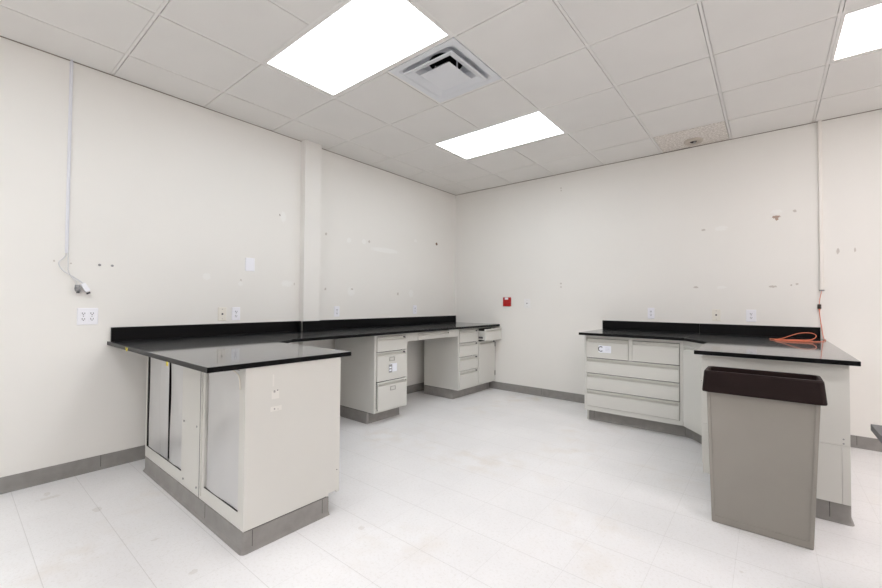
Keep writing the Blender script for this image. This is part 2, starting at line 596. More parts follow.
# ------------------------------------------------------------------ baseboards
cove([(0.0, -.02), (0.0, RY + .02)][::-1], name='baseboard_left', kind='structure', seams=[(0, -4.20, 0, 1), (0, -3.0, 0, 1)])
cove([(0.0, 0.0), (RX, 0.0)], name='baseboard_back', kind='structure', seams=[(1.42, 0, 1, 0), (4.3, 0, 1, 0)])
cove([(RX, 0.0), (RX, RY)], name='baseboard_right', kind='structure')
cove([(RX, RY), (0.0, RY)], name='baseboard_front', kind='structure')

# ------------------------------------------------------------------ countertops
LT = thing('countertop', 'long black L-shaped countertop along the left wall with its peninsula toward the camera', 'countertop', (0.4, -2.0, CT0))
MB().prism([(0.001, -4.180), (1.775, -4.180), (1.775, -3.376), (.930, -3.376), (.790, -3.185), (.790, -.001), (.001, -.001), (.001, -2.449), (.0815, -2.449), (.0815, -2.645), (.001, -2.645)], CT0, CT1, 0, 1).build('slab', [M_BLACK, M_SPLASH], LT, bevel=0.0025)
bz = 1.0146
for bx in ((.001, .021, -4.160, -2.6665), (.001, .0815, -2.6655, -2.6455), (.0825, .1025, -2.6655, -2.4285), (.001, .0815, -2.4485, -2.4285), (.001, .021, -2.4275, -.002)):
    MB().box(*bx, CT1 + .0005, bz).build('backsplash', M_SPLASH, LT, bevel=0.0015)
MB().box(.0820, .1045, -2.6695, -2.6660, CT1 + .001, bz + .001).build('corner_trim', M_CHROME, LT, label='thin bright metal strip at the column corner of the backsplash')
m = MB()
for q0, q1 in (((.492, .908), (.508, .884)), ((.530, .908), (.512, .884))):
    m.hexa([(q0[0] - .008, -4.1818, q0[1]), (q0[0] + .008, -4.1818, q0[1]), (q1[0] + .010, -4.1818, q1[1]), (q1[0] - .010, -4.1818, q1[1])],
           [(q0[0] - .008, -4.1808, q0[1]), (q0[0] + .008, -4.1808, q0[1]), (q1[0] + .010, -4.1808, q1[1]), (q1[0] - .010, -4.1808, q1[1])])
m.build('tape_scrap', M_YELLOW, LT, label='yellow tape scrap')
MB().box(1.250, 1.278, -4.1818, -4.1806, .869, .890).build('tape_scrap', M_YELLOW, LT, label='yellow tape scrap')

RT = thing('countertop', 'shorter black countertop on the back wall bench, with orange cable lying on it', 'countertop', (3.2, -.5, CT0))
MB().prism([(2.200, -.001), (2.200, -.790), (3.1435, -.790), (3.1435, -.001)], CT0, CT1, 0, 1).build('slab', [M_BLACK, M_SPLASH], RT, bevel=0.002)
MB().prism([(3.145, -.001), (3.145, -.790), (3.346, -1.062), (3.346, -1.843), (4.106, -1.843), (4.106, -.001)], CT0, CT1, 0, 1).build('slab', [M_BLACK, M_SPLASH], RT, bevel=0.002)
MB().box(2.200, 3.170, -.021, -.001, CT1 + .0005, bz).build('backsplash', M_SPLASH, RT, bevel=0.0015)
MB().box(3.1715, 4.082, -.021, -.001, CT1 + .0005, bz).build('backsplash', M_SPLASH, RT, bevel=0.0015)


# ------------------------------------------------------------------ cabinets
class Face:
    """Maps (s along the face, out, z) to world for a cabinet front."""

    def __init__(self, o, along, out):
        self.o, self.a, self.n = Vector(o), Vector(along).normalized(), Vector(out).normalized()

    def __call__(self, s, d, z):
        p = self.o + self.a * s + self.n * d
        return (p.x, p.y, z)


def fbox(m, F, s0, s1, d0, d1, z0, z1, mi=0):
    c = [(s0, d0), (s1, d0), (s1, d1), (s0, d1)]
    return m.hexa([F(s, d, z0) for s, d in c], [F(s, d, z1) for s, d in c], mi)


def drawer_front(F, s0, s1, z0, z1, parent, name='drawer', out=0.0, latch=False, holder=False, pull=.040, **tags):
    """Steel drawer front with a full-width finger pull formed in its top edge. 'out': how far it stands proud."""
    t = .018
    prof = [(out - t, z0), (out, z0), (out, z1 - pull), (out - .020, z1 - pull + .016), (out - .020, z1 - .010), (out + .006, z1 - .010), (out + .006, z1 - .004), (out - .002, z1), (out - t - .004, z1), (out - t - .004, z0)]
    m = MB()
    m.loops([[F(s0, d, z) for d, z in prof], [F(s1, d, z) for d, z in prof]], 0, False)
    fbox(m, F, s0, s0 + .004, out - t, out, z1 - pull, z1 - .011)
    fbox(m, F, s1 - .004, s1, out - t, out, z1 - pull, z1 - .011)
    d = m.build(name, M_CAB, parent, **tags)
    if latch:
        l = MB()
        fbox(l, F, s1 - .020, s1 - .0045, out - .0195, out - .003, z1 - pull + .014, z1 - .011)
        l.build('latch', M_SLOT, d, label='small dark latch')
    if holder:
        c, zc = (s0 + s1) / 2, z1 - pull - .036
        h = MB()
        fbox(h, F, c - .036, c + .036, out, out + .004, zc - .020, zc - .014)
        fbox(h, F, c - .036, c + .036, out, out + .003, zc + .015, zc + .019)
        fbox(h, F, c - .036, c - .031, out, out + .004, zc - .020, zc + .019)
        fbox(h, F, c + .031, c + .036, out, out + .004, zc - .020, zc + .019)
        h.build('card_holder', M_CHROME, d, bevel=.0008)
    return d


def carcass(F, w, depth, z0, z1, holes, parent, name='body', fr=.020, side_floor=None):
    """Sheet-steel shell with open drawer bays, a dark sheet for their inner shade: holes = (s0, s1, z0, z1)."""
    m = MB()
    fbox(m, F, 0, .018, -depth, 0, z0, z1)
    fbox(m, F, w - .018, w, -depth, 0, z0, z1)
    fbox(m, F, .018, w - .018, -depth, -depth + .012, z0, z1)
    fbox(m, F, .018, w - .018, -depth + .012, 0, z0, z0 + .018)
    fbox(m, F, .018, w - .018, -depth + .012, 0, z1 - .012, z1)
    # front frame cut round the bays
    ss = sorted({0.018, w - .018} | {h[0] for h in holes} | {h[1] for h in holes})
    zs = sorted({z0 + .018, z1 - .012} | {h[2] for h in holes} | {h[3] for h in holes})
    for a in range(len(ss) - 1):
        for b in range(len(zs) - 1):
            sc, zc = (ss[a] + ss[a + 1]) / 2, (zs[b] + zs[b + 1]) / 2
            if not any(h[0] < sc < h[1] and h[2] < zc < h[3] for h in holes):
                fbox(m, F, ss[a], ss[a + 1], -.018, 0, zs[b], zs[b + 1])
    # dark sheet standing for the shaded interior behind the fronts
    fbox(m, F, .019, w - .019, -.060, -.056, z0 + .019, z1 - .013, 2)
    return m.build(name, [M_CAB, M_CABIN, M_DARK], parent)


TOPZ = CT0 - .001
g = .004


# --- drawer pedestal under the left run -------------------------------------
Y0, Y1 = -2.258, -1.797
P1 = thing('drawer_pedestal', 'cream three-drawer file pedestal under the left wall countertop, labelled middle drawer', 'cabinet', (.40, (Y0 + Y1) / 2, 0))
F1 = Face((.720, Y0, 0), (0, 1, 0), (1, 0, 0))
w = Y1 - Y0
bays = [(.026, w - .026, .712, .868), (.026, w - .026, .419, .712), (.026, w - .026, .136, .419)]
carcass(F1, w, .63, .116, TOPZ, bays, P1)
for q, (a, b, c, d) in enumerate(bays):
    dr = drawer_front(F1, a + g, b - g, c + g, d - g, P1, out=(.010, .010, .026)[q], latch=q < 2, holder=q > 0, pull=.040)
    if q == 1:
        s = MB()
        fbox(s, F1, .205, .300, .0105, .0112, .500, .585)
        s.build('label_card', M_CARD, dr, label='small white label stuck to the drawer')
        s = MB()
        fbox(s, F1, .185, .232, .0113, .0118, .495, .578)
        for zz in (.512, .540):
            fbox(s, F1, .192, .223, .0118, .0121, zz, zz + .015, 1)
        s.build('label_card', [M_CONN, M_CARD], dr, label='grey printed tag beside the white label')
m = MB().box(.10, .612, Y0 + .012, Y1 - .012, 0, .115)
m.build('plinth', M_DARK, P1)
cove([(.612, Y1 - .008), (.612, Y0 + .005), (.095, Y0 + .005)][::-1], .110, 'toe_kick', P1, seams=[(.612, Y0 + .04, 0, 1)])

# --- apron with the pencil drawer over the knee space ------------------------
A = thing('apron_drawer', 'shallow pencil drawer apron bridging the knee space under the left countertop', 'drawer', (.60, -1.335, .79))
FA = Face((.720, -1.795, 0), (0, 1, 0), (1, 0, 0))
wa = .909
m = MB()
fbox(m, FA, 0, .165, -.018, 0, .792, TOPZ)
fbox(m, FA, .722, wa, -.018, 0, .792, TOPZ)
fbox(m, FA, .165, .722, -.018, 0, .872, TOPZ)
m.build('rail', M_CAB, A)
m = MB()
fbox(m, FA, 0, wa, -.60, -.582, .792, TOPZ)
m.build('rail', M_CAB, A)
m = MB()
fbox(m, FA, .170, .717, -.45, -.019, .800, .805)
fbox(m, FA, .170, .175, -.45, -.019, .805, .850)
fbox(m, FA, .712, .717, -.45, -.019, .805, .850)
m.build('drawer_tray', M_CAB, A)
drawer_front(FA, .169, .718, .796, .870, A, 'drawer_front', out=.006, pull=.034)

# --- corner cabinet: four drawers, an open drawer and a door -----------------
Y0, Y1 = -.884, -.004
P2 = thing('base_cabinet', 'cream base cabinet in the far corner with four drawers, one open drawer and a door', 'cabinet', (.40, (Y0 + Y1) / 2, 0))
F2 = Face((.720, Y0, 0), (0, 1, 0), (1, 0, 0))
w = Y1 - Y0
zb = [(.702, .868), (.524, .702), (.348, .524), (.140, .348)]
bays = [(.022, .425, a, b) for a, b in zb] + [(.455, w - .018, .702, .868), (.455, w - .018, .140, .702)]
carcass(F2, w, .56, .116, TOPZ, bays, P2)
for a, b in zb:
    drawer_front(F2, .022 + g, .425 - g, a + g, b - g, P2, out=.008, latch=True, pull=.042)
s0, s1 = .460, w - .022
od = drawer_front(F2, s0, s1, .708, .862, P2, out=.112, pull=.040, label='top right drawer standing open')
m = MB()
for a, b in ((s0 + .010, s0 + .014), (s1 - .014, s1 - .010)):
    fbox(m, F2, a, b, -.40, .093, .722, .835)
fbox(m, F2, s0 + .010, s1 - .010, -.40, .093, .716, .722)
fbox(m, F2, s0 + .010, s1 - .010, -.404, -.40, .716, .835)
m.build('drawer_box', M_CAB, od)
for a, b in ((s0 + .001, s0 + .009), (s1 - .009, s1 - .001)):
    m = MB()
    fbox(m, F2, a, b, -.35, .06, .735, .760)
    m.build('slide_rail', M_SLOT, od, label='dark drawer slide')
dd = drawer_front(F2, .455 + g, w - .022, .144, .694, P2, 'door', out=.008, latch=True, pull=.042)
for zz in (.20, .60):
    m = MB()
    fbox(m, F2, w - .034, w - .019, .008, .014, zz, zz + .062)
    m.cyl(F2(w - .019, .012, zz), (0, 0, 1), .005, .062, 10)
    m.build('hinge', M_CHROME, dd)
MB().box(.17, .632, Y0 + .012, Y1, 0, .115).build('plinth', M_DARK, P2)
cove([(.632, Y1 - .016), (.632, Y0 + .005), (.162, Y0 + .005)][::-1], .110, 'toe_kick', P2)

# --- left peninsula cabinet ---------------------------------------------------
PX0, PX1, PY0, PY1 = .262, 1.765, -4.003, -3.447
PZ = .105
PL = thing('peninsula_cabinet', 'cream peninsula cabinet with loose buckled metal back panels below the left countertop', 'cabinet', (1.0, -3.73, 0))
openings = [(.297, .712), (.714, .954), (1.291, 1.704)]     # x ranges of the sheet panels
m = MB()
m.box(PX0, PX1 - .0015, PY1 - .018, PY1, PZ, TOPZ)            # front frame (far side)
m.box(PX0, PX0 + .018, PY0 + .019, PY1 - .018, PZ, TOPZ)        # wall end
m.box(PX0 + .018, PX1 - .020, PY0 + .020, PY1 - .018, PZ, PZ + .018)
m.box(PX0 + .018, PX1 - .020, PY0 + .055, PY0 + .060, PZ + .018, TOPZ - .002, 1)   # dark sheet standing for the shaded void behind the panels
m.box(.2835, .297, PY0 + .0015, PY0 + .019, .180, .872, 1)  # jamb strip coloured dark for the shade in the panel gap
for a, b in ((PX0, .2835), (.954, 1.291), (1.704, PX1 - .0015)):
    m.box(a, b, PY0, PY0 + .019, PZ, TOPZ)
for a, b in openings:
    a = .2835 if a == .297 else a
    m.box(a, b if b != .712 else .7145, PY0, PY0 + .019, PZ, .180)
    m.box(a, b if b != .712 else .7145, PY0, PY0 + .019, .872, TOPZ)
for a, b in ((.285, .951), (1.294, 1.703)):
    m.box(a, b, PY0 + .0005, PY0 + .004, .1801, .1845, 1)  # dark strip stands for the shade along the panel bottoms
m.box(1.228, 1.231, PY0 - .0012, PY0, PZ, .872, 1)            # sheet joint
m.box(1.252, 1.262, PY0 - .006, PY0, .125, .872)              # raised edge of the fixed post
m.build('body', [M_CAB, M_DARK], PL)
# far side doors
for a, b in ((PX0 + .03, .99), (1.0, PX1 - .03)):
    FD = Face((b, PY1, 0), (-1, 0, 0), (0, 1, 0))
    drawer_front(FD, 0, b - a, .16, .86, PL, 'door', out=.020)
# end panel flush with the counter end, toe notch cut at its far lower corner
pts = [(PY0, PZ), (PY1 - .075, PZ), (PY1 - .075, PZ + .013), (PY1, PZ + .013), (PY1, TOPZ), (PY0, TOPZ)]
m = MB()
m.loops([[(PX1 - .0014, y, z) for y, z in pts], [(PX1, y, z) for y, z in pts]], 0, False)
for y, z, r in ((-3.855, .752, .006), (-3.838, .757, .003), (-3.854, .664, .005), (-3.835, .660, .003), (-3.465, .235, .0035)):
    m.cyl((PX1 - .0002, y, z), (1, 0, 0), r, .0006, 12, 1)
for y, z, a, b in ((-3.862, .81, .004, .03), (-3.845, .665, .03, .012), (-3.85, .735, .02, .02)):
    m.box(PX1 - .0002, PX1 + .0004, y - a, y + a, z - b, z + b, 2)
m.build('end_panel', [M_CAB, M_SLOT, mottled('filler', srgb(224, 222, 217), .6)], PL)


def sheet(x0, x1, bulge, edge, seam=None):
    """Thin steel sheet standing in its opening, bowed outward and pulled away at its left edge."""
    m = MB()
    za, zc = .184, .868

    def fn(off):
        def f(u, v):
            e = edge * (.10 + .90 * math.sin(math.pi * v ** 1.35) ** 1.3)
            x = x0 + e * (1 - u) + (x1 - x0) * u
            d = bulge * math.sin(math.pi * v) * math.sin(math.pi * u) ** .8 + .003 * math.sin(6 * v + 5 * u) * math.sin(math.pi * u)
            if edge:
                d -= .010 * (1 - min(1, u / .12)) ** 2
            y = PY0 + .004 - d + off
            if seam and abs(u - seam) < .02:
                y += .003
            return (x, y, za + (zc - za) * v)
        return f
    m.grid(fn(0), 40, 30, 0)
    m.grid(fn(.0012), 40, 30, 0, flip=True)
    return m.build('back_panel', M_STEEL, PL, label='buckled bare metal sheet' if edge else 'smooth bare metal sheet')


sheet(.287, .704, .010, .013, seam=(.572 - .300) / .402)
sheet(.712, .951, .010, .026)
sheet(1.294, 1.701, .008, .008)
for x, z in ((.990, .489), (1.186, .494), (.99, .145), (1.19, .15)):
    MB().cyl((x, PY0, z), (0, -1, 0), .0065, .003, 14).build('screw', M_CONN, PL)
m = MB().tube([(1.60, PY0 - .004, .872), (1.66, PY0 - .012, .868), (1.712, PY0 - .008, .845), (1.716, PY0 - .004, .78)], .0035, 8)
m.build('edge_wire', M_CREAM, PL, label='loose cream edging strip at the top corner')
MB().box(PX0 + .01, PX1 - .012, PY0 + .012, PY1 - .078, 0, PZ - .001).build('plinth', M_DARK, PL)
cove([(PX0, PY1 - .073), (PX0, PY0 + .004), (PX1 - .004, PY0 + .004), (PX1 - .004, PY1 - .073)], .100, 'toe_kick', PL,
     seams=[(PX1 - .004, PY0 + .045, 0, 1), (PX1 - .004, PY1 - .115, 0, 1), (1.32, PY0 + .004, 1, 0)], flare=.017)

# --- right bench: five-drawer cabinet -----------------------------------------
X0, X1 = 2.236, 3.124
P3 = thing('drawer_cabinet', 'wide cream five-drawer cabinet on the back wall with a letter C card on one drawer', 'cabinet', ((X0 + X1) / 2, -.36, 0))
F3 = Face((X0, -.720, 0), (1, 0, 0), (0, -1, 0))
w = X1 - X0
bays = [(.022, .428, .656, .858), (.462, w - .026, .656, .858), (.022, w - .026, .498, .656), (.022, w - .026, .330, .498), (.022, w - .026, .160, .330)]
carcass(F3, w, .715, .118, TOPZ, bays, P3)
for q, (a, b, c, d) in enumerate(bays):
    dr = drawer_front(F3, a + g, b - g, c + g, d - g, P3, out=.008, pull=.040)
    if q == 0:
        cs = MB()
        fbox(cs, F3, .146, .268, .0082, .0090, .718, .788)
        cd = cs.build('label_card', M_CARD, dr, label='white card printed with a letter C')
        lc = MB()
        N = 22
        arc = [math.radians(48 + 264 * k / N) for k in range(N + 1)]
        cx_, cz_, ro, ri = .168, .753, .027, .019
        for k in range(N):
            q4 = [(ro, arc[k]), (ro, arc[k + 1]), (ri, arc[k + 1]), (ri, arc[k])]
            pts = [(cx_ + r * math.cos(t), cz_ + r * math.sin(t)) for r, t in q4]
            lc.loops([[F3(s, .0090, z) for s, z in pts], [F3(s, .0096, z) for s, z in pts]])
        for zz in (.738, .752, .766):
            fbox(lc, F3, .212, .254, .0090, .0092, zz, zz + .004, 1)
        lc.build('letter', [M_INK, mottled('faint_print', srgb(205, 208, 220), .6)], dr)
# side panel reaching the floor
MB().box(X0, X0 + .018, -.640, -.016, 0, .117).build('side_foot', M_CAB, P3)
MB().box(X0 + .02, X1, -.628, -.02, 0, .117).build('plinth', M_DARK, P3)
cove([(X0 + .019, -.628), (X1, -.628)], .113, 'toe_kick', P3, seams=[(X0 + .07, -.628, 1, 0)])

# --- right bench: angled corner cabinet ---------------------------------------
P4 = thing('corner_cabinet', 'cream angled corner cabinet with a tall door between back bench drawers and peninsula', 'cabinet', (3.6, -.5, 0))
ax, ay, bx_, by_ = 3.126, -.720, 3.384, -1.055
m = MB()
m.prism([(ax, -.012), (ax, ay), (bx_, by_), (4.070, by_), (4.070, -.012)], .118, TOPZ)
m.build('body', M_CAB, P4)
F4 = Face((ax, ay, 0), (bx_ - ax, by_ - ay, 0), (-(ay - by_), -(bx_ - ax), 0))
L = math.hypot(bx_ - ax, by_ - ay)
drawer_front(F4, .022, L - .030, .160, .846, P4, 'door', out=.014, pull=.040)
MB().prism([(ax, -.012), (ax, -.628), (3.185, -.652), (3.250, -.72), (3.455, -1.055), (4.065, by_), (4.065, -.012)], 0, .117).build('plinth', M_DARK, P4)
cove([(ax + .002, -.630), (3.150, -.634), (3.185, -.652), (3.225, -.69), (3.262, -.742), (3.446, -1.040)], .113, 'toe_kick', P4)

# --- right peninsula cabinet ----------------------------------------------------
P5 = thing('peninsula_cabinet', 'cream peninsula cabinet on the right side behind the grey waste bin', 'cabinet', (3.72, -1.42, 0))
QX0, QX1, QY0, QY1 = 3.384, 4.070, -1.770, -1.057
m = MB()
m.box(QX0, QX1, QY0 + .020, QY1, .118, TOPZ)
m.build('body', M_CAB, P5)
FQ = Face((QX0, QY1, 0), (0, -1, 0), (-1, 0, 0))
for a, b in ((.03, .34), (.35, .67)):
    drawer_front(FQ, a, b, .16, .70, P5, 'door', out=.010)
    drawer_front(FQ, a, b, .712, .86, P5, 'drawer', out=.010)
MB().box(QX0, QX1, QY0 + .0005, QY0 + .0195, .434, TOPZ).build('end_panel', M_CAB, P5, bevel=.0012)
m = MB().box(QX0, 4.0352, QY0 + .0005, QY0 + .0195, .112, .4325)
m.build('end_panel', M_CAB, P5, bevel=.0012)
MB().box(4.036, QX1, QY0 + .0005, QY0 + .0195, .112, .4325).build('end_strip', M_CAB, P5, bevel=.001)
for x, z in ((4.043, .470), (4.043, .446)):
    MB().cyl((x, QY0 + .0005, z), (0, -1, 0), .0042, .002, 12).build('screw', M_CONN, P5)
MB().box(QX0 + .075, QX1 - .006, QY0 + .026, QY1, 0, .111).build('plinth', M_DARK, P5)
cove([(QX0 + .072, QY1), (QX0 + .072, QY0 + .022), (QX1 - .002, QY0 + .022), (QX1 - .002, QY1)], .113, 'toe_kick', P5, seams=[(3.985, QY0 + .022, 1, 0)], flare=.017)

# --- bench at the right edge -------------------------------------------------------
DK = thing('desk_bench', 'dark benchtop whose corner just enters the photo at the right edge', 'desk', (4.6, -3.6, 0))
MB().box(4.031, 4.86, -4.90, -2.640, .727, .752).build('top', mottled('benchtop_grey', srgb(72, 74, 78), .35, .1, 6), DK, bevel=.002)
for ya, yb in ((-3.15, -2.72), (-4.85, -4.42)):
    FDk = Face((4.20, yb, 0), (0, -1, 0), (-1, 0, 0))
    bb = [(.022, .408, .40, .70), (.022, .408, .115, .39)]
    carcass(FDk, .43, .62, .09, .726, bb, DK, 'pedestal')
    for a, b, c, d in bb:
        drawer_front(FDk, a + g, b - g, c + g, d - g, DK, out=.008, pull=.04)
    MB().box(4.27, 4.80, ya + .01, yb - .01, 0, .089).build('toe_kick', M_BASE, DK)

# ------------------------------------------------------------------ waste bin
BN = thing('waste_bin', 'slim grey waste bin with dark brown rim standing before the right peninsula', 'waste bin', (3.68, -2.13, 0))


def rect_ring(x0, x1, y0, y1, r, z, n=5):
    out = []
    for cx, cy, a0 in ((x1 - r, y1 - r, 0), (x0 + r, y1 - r, 90), (x0 + r, y0 + r, 180), (x1 - r, y0 + r, 270)):
        for k in range(n + 1):
            a = math.radians(a0 + 90 * k / n)
            out.append((cx + r * math.cos(a), cy + r * math.sin(a), z))
    return out


def bin_ring(t, z, inset=0.0, r=.012):
    x0 = 3.469 + (3.456 - 3.469) * t
    x1 = 3.892 + (3.919 - 3.892) * t
    y0 = -2.192 + (-2.268 + 2.192) * t
    y1 = -2.050 + (-2.070 + 2.050) * t
    return rect_ring(x0 + inset, x1 - inset, y0 + inset, y1 - inset, max(.003, r - inset * .5), z)


m = MB()
m.loops([bin_ring(0, .0), bin_ring(.02, .012), bin_ring(1, .775), bin_ring(1, .775, .004), bin_ring(.04, .03, .004)], 0, False, True, True)
body = m.build('bin_body', M_BIN, BN)
# raised border framing the front panel
def fp(s, z, d):
    t = z / .775
    x0 = 3.469 - .013 * t + .012
    x1 = 3.892 + .027 * t - .012
    y = -2.192 - .076 * t
    return (x0 + (x1 - x0) * s, y - d, z)
m = MB()
for s0, s1, z0, z1 in ((-.026, .012, .006, .76), (.988, 1.026, .006, .76), (.012, .988, .006, .040)):
    lo = [fp(s0, z0, .0), fp(s1, z0, .0), fp(s1, z1, .0), fp(s0, z1, .0)]
    hi = [fp(s0, z0, .0045), fp(s1, z0, .0045), fp(s1, z1, .0045), fp(s0, z1, .0045)]
    m.hexa(lo, hi)
m.build('front_border', M_BIN, BN, bevel=.002)
m = MB()
m.loops([rect_ring(3.440, 3.938, -2.300, -2.040, .022, .738), rect_ring(3.438, 3.940, -2.302, -2.038, .022, .744),
         rect_ring(3.444, 3.932, -2.282, -2.060, .030, .842), rect_ring(3.448, 3.928, -2.277, -2.065, .030, .850),
         rect_ring(3.458, 3.918, -2.266, -2.076, .026, .850), rect_ring(3.462, 3.914, -2.262, -2.080, .024, .845),
         rect_ring(3.466, 3.910, -2.256, -2.084, .016, .790), rect_ring(3.464, 3.912, -2.258, -2.082, .016, .782)], 0, False, False, False)
m.loops([rect_ring(3.440, 3.938, -2.300, -2.040, .022, .738), rect_ring(3.446, 3.932, -2.294, -2.046, .018, .738), rect_ring(3.450, 3.926, -2.276, -2.064, .02, .782)], 0, False, False, False)
m.build('rim_frame', M_LID, BN)
# ------------------------------------------------------------------ wall plates
def plate(name, label, cat, F, z, w=.072, h=.118, mat=None, group=None, kind='duplex'):
    """F: a Face on the wall, s=0 at the plate's centre."""
    mat = mat or M_WHITE
    t = thing(name, label, cat, F(0, 0, z), group)
    m = MB()
    a, b, e = w / 2, h / 2, .004
    m.loops([[F(s, .0003, z + q) for s, q in ((-a, -b), (a, -b), (a, b), (-a, b))],
             [F(s, .0035, z + q) for s, q in ((-a, -b), (a, -b), (a, b), (-a, b))],
             [F(s, .0065, z + q) for s, q in ((-a + e, -b + e), (a - e, -b + e), (a - e, b - e), (-a + e, b - e))]])
    m.build('plate', mat, t)

    def socket(s, zz):
        r = MB()
        fbox(r, F, s - .0165, s + .0165, .0065, .0085, zz - .0135, zz + .0135)
        so = r.build('socket', mat, t, bevel=.003)
        k = MB()
        fbox(k, F, s - .0085, s - .0050, .0085, .0090, zz - .003, zz + .008)
        fbox(k, F, s + .0050, s + .0085, .0085, .0090, zz - .002, zz + .007)
        k.cyl(F(s, .0084, zz - .0075), tuple(F.n), .0034, .0006, 10)
        k.build('slots', M_SLOT, so)
    if kind in ('duplex', 'quad'):
        for s in ((0,) if kind == 'duplex' else (-.023, .023)):
            for zz in (z + .0195, z - .0195):
                socket(s, zz)
            MB().cyl(F(s, .0065, z), tuple(F.n), .003, .001, 10).build('screw', M_CONN, t)
    elif kind == 'jack':
        r = MB()
        fbox(r, F, -.009, .009, .0065, .0085, z - .009, z + .011)
        j = r.build('jack', mat, t)
        r = MB()
        fbox(r, F, -.007, .007, .0085, .0090, z - .007, z + .008)
        r.build('jack_opening', M_SLOT, j)
        for q in (-.042, .042):
            MB().cyl(F(0, .0065, z + q), tuple(F.n), .003, .001, 10).build('screw', M_CONN, t)
    elif kind == 'blank':
        for q in (-.042, .042):
            MB().cyl(F(0, .0065, z + q), tuple(F.n), .003, .001, 10).build('screw', mat, t)
    return t


WL = lambda y: Face((0, y, 0), (0, 1, 0), (1, 0, 0))
WB = lambda x: Face((x, 0, 0), (1, 0, 0), (0, -1, 0))
OG = 'power outlets on the walls'
plate('power_outlet', 'wide white four-socket outlet on the left wall just before the countertop end', 'outlet', WL(-4.291), 1.098, .114, .117, kind='quad', group=OG)
plate('wall_jack', 'cream jack plate on the left wall beside a white outlet above the peninsula', 'jack plate', WL(-3.390), 1.098, .070, .118, M_CREAM, 'jack plates', 'jack')
plate('power_outlet', 'white outlet right beside the cream jack plate on the left wall', 'outlet', WL(-3.272), 1.098, .072, .118, group=OG)
plate('power_outlet', 'white outlet just right of the wall column above the left countertop', 'outlet', WL(-2.180), 1.104, .072, .118, group=OG)
plate('power_outlet', 'white outlet on the left wall nearest the room corner', 'outlet', WL(-.906), 1.112, .072, .118, group=OG)
plate('blank_outlet_cover', 'blank white cover plate high on the left wall before the column', 'cover plate', WL(-3.152), 1.552, .084, .122, kind='blank')
plate('wall_jack', 'white jack plate on the back wall beside the red box', 'jack plate', WB(1.213), 1.207, .090, .125, mottled('plate_offwhite', srgb(234, 233, 233), .4, .02, 9), 'jack plates', 'jack')
plate('power_outlet', 'white outlet above the drawer cabinet on the back wall', 'outlet', WB(2.717), 1.110, .068, .118, group=OG)
plate('wall_jack', 'cream jack plate on the back wall between two white outlets', 'jack plate', WB(3.314), 1.105, .070, .118, M_CREAM, 'jack plates', 'jack')
plate('power_outlet', 'wide white outlet on the back wall nearest the orange cable', 'outlet', WB(3.594), 1.105, .078, .118, group=OG)

# red pull box
RB = thing('wall_mounted_alarm', 'small red alarm box on the back wall beyond the corner cabinet', 'alarm', (.908, 0, 1.228))
FR = WB(.908)
m = MB()
e = .006
m.loops([[FR(s, .0005, 1.228 + q) for s, q in ((-.060, -.062), (.060, -.062), (.060, .062), (-.060, .062))],
         [FR(s, .014, 1.228 + q) for s, q in ((-.060, -.062), (.060, -.062), (.060, .062), (-.060, .062))],
         [FR(s, .020, 1.228 + q) for s, q in ((-.052, -.054), (.052, -.054), (.052, .054), (-.052, .054))]])
m.build('housing', M_RED, RB)
m = MB()
fbox(m, FR, -.026, .026, .0203, .022, 1.258, 1.286)
m.build('label_strip', M_WHITE, RB, label='white strip at the top of the red box')
m = MB()
fbox(m, FR, -.034, .034, .0203, .026, 1.205, 1.222)
m.build('pull_bar', M_RED, RB, bevel=.002)

# screw anchors left in the left wall
for y, z, lb in ((-4.232, 1.465, 'dark wall anchor left of its twin, above the four-socket outlet'), (-4.160, 1.465, 'dark wall anchor right of its twin, above the countertop end')):
    t = MB().cyl((.0004, y, z), (1, 0, 0), .0085, .003, 14).cyl((.0033, y, z), (1, 0, 0), .005, .002, 10)
    t.build('wall_anchor', M_CONN, label=lb, category='wall anchor', group='wall anchors')
MB().cyl((.0004, -.455, 2.058), (1, 0, 0), .020, .004, 14).cyl((.0043, -.455, 2.058), (1, 0, 0), .010, .004, 10).build(
    'wall_anchor', mottled('brown_plug', srgb(132, 110, 92), .7, .2, 60), label='brown wall plug high on the left wall near the room corner', category='wall anchor', group='wall anchors')

# ------------------------------------------------------------------ raceways and cables
def raceway(name, label, F, z0, z1, w, mat, d=.016):
    t = thing(name, label, 'cable raceway', F(0, 0, z0))
    m = MB()
    prof = [(-w / 2 - .003, .0004), (w / 2 + .003, .0004), (w / 2 + .003, .003), (w / 2, .004), (w / 2, d - .002), (w / 2 - .002, d), (-w / 2 + .002, d), (-w / 2, d - .002), (-w / 2, .004), (-w / 2 - .003, .003)]
    m.loops([[F(s, q, z0) for s, q in prof], [F(s, q, z1) for s, q in prof]])
    m.build('channel', mat, t)
    return t


r1 = raceway('cable_raceway', 'white raceway strip running down the left wall to two loose plugs', WL(-4.409), 1.534, H - .003, .012, M_WHITE_COOL)
r2 = raceway('cable_raceway', 'cream raceway strip running down the back wall above the orange cord', WB(4.0935), 1.350, H - .003, .024, M_RACE_CREAM, .022)
m = MB()
fbox(m, WB(4.0935), -.017, .017, .0004, .022, 1.338, 1.349)
m.build('end_cap', M_CONN, r2, label='grey end cap')

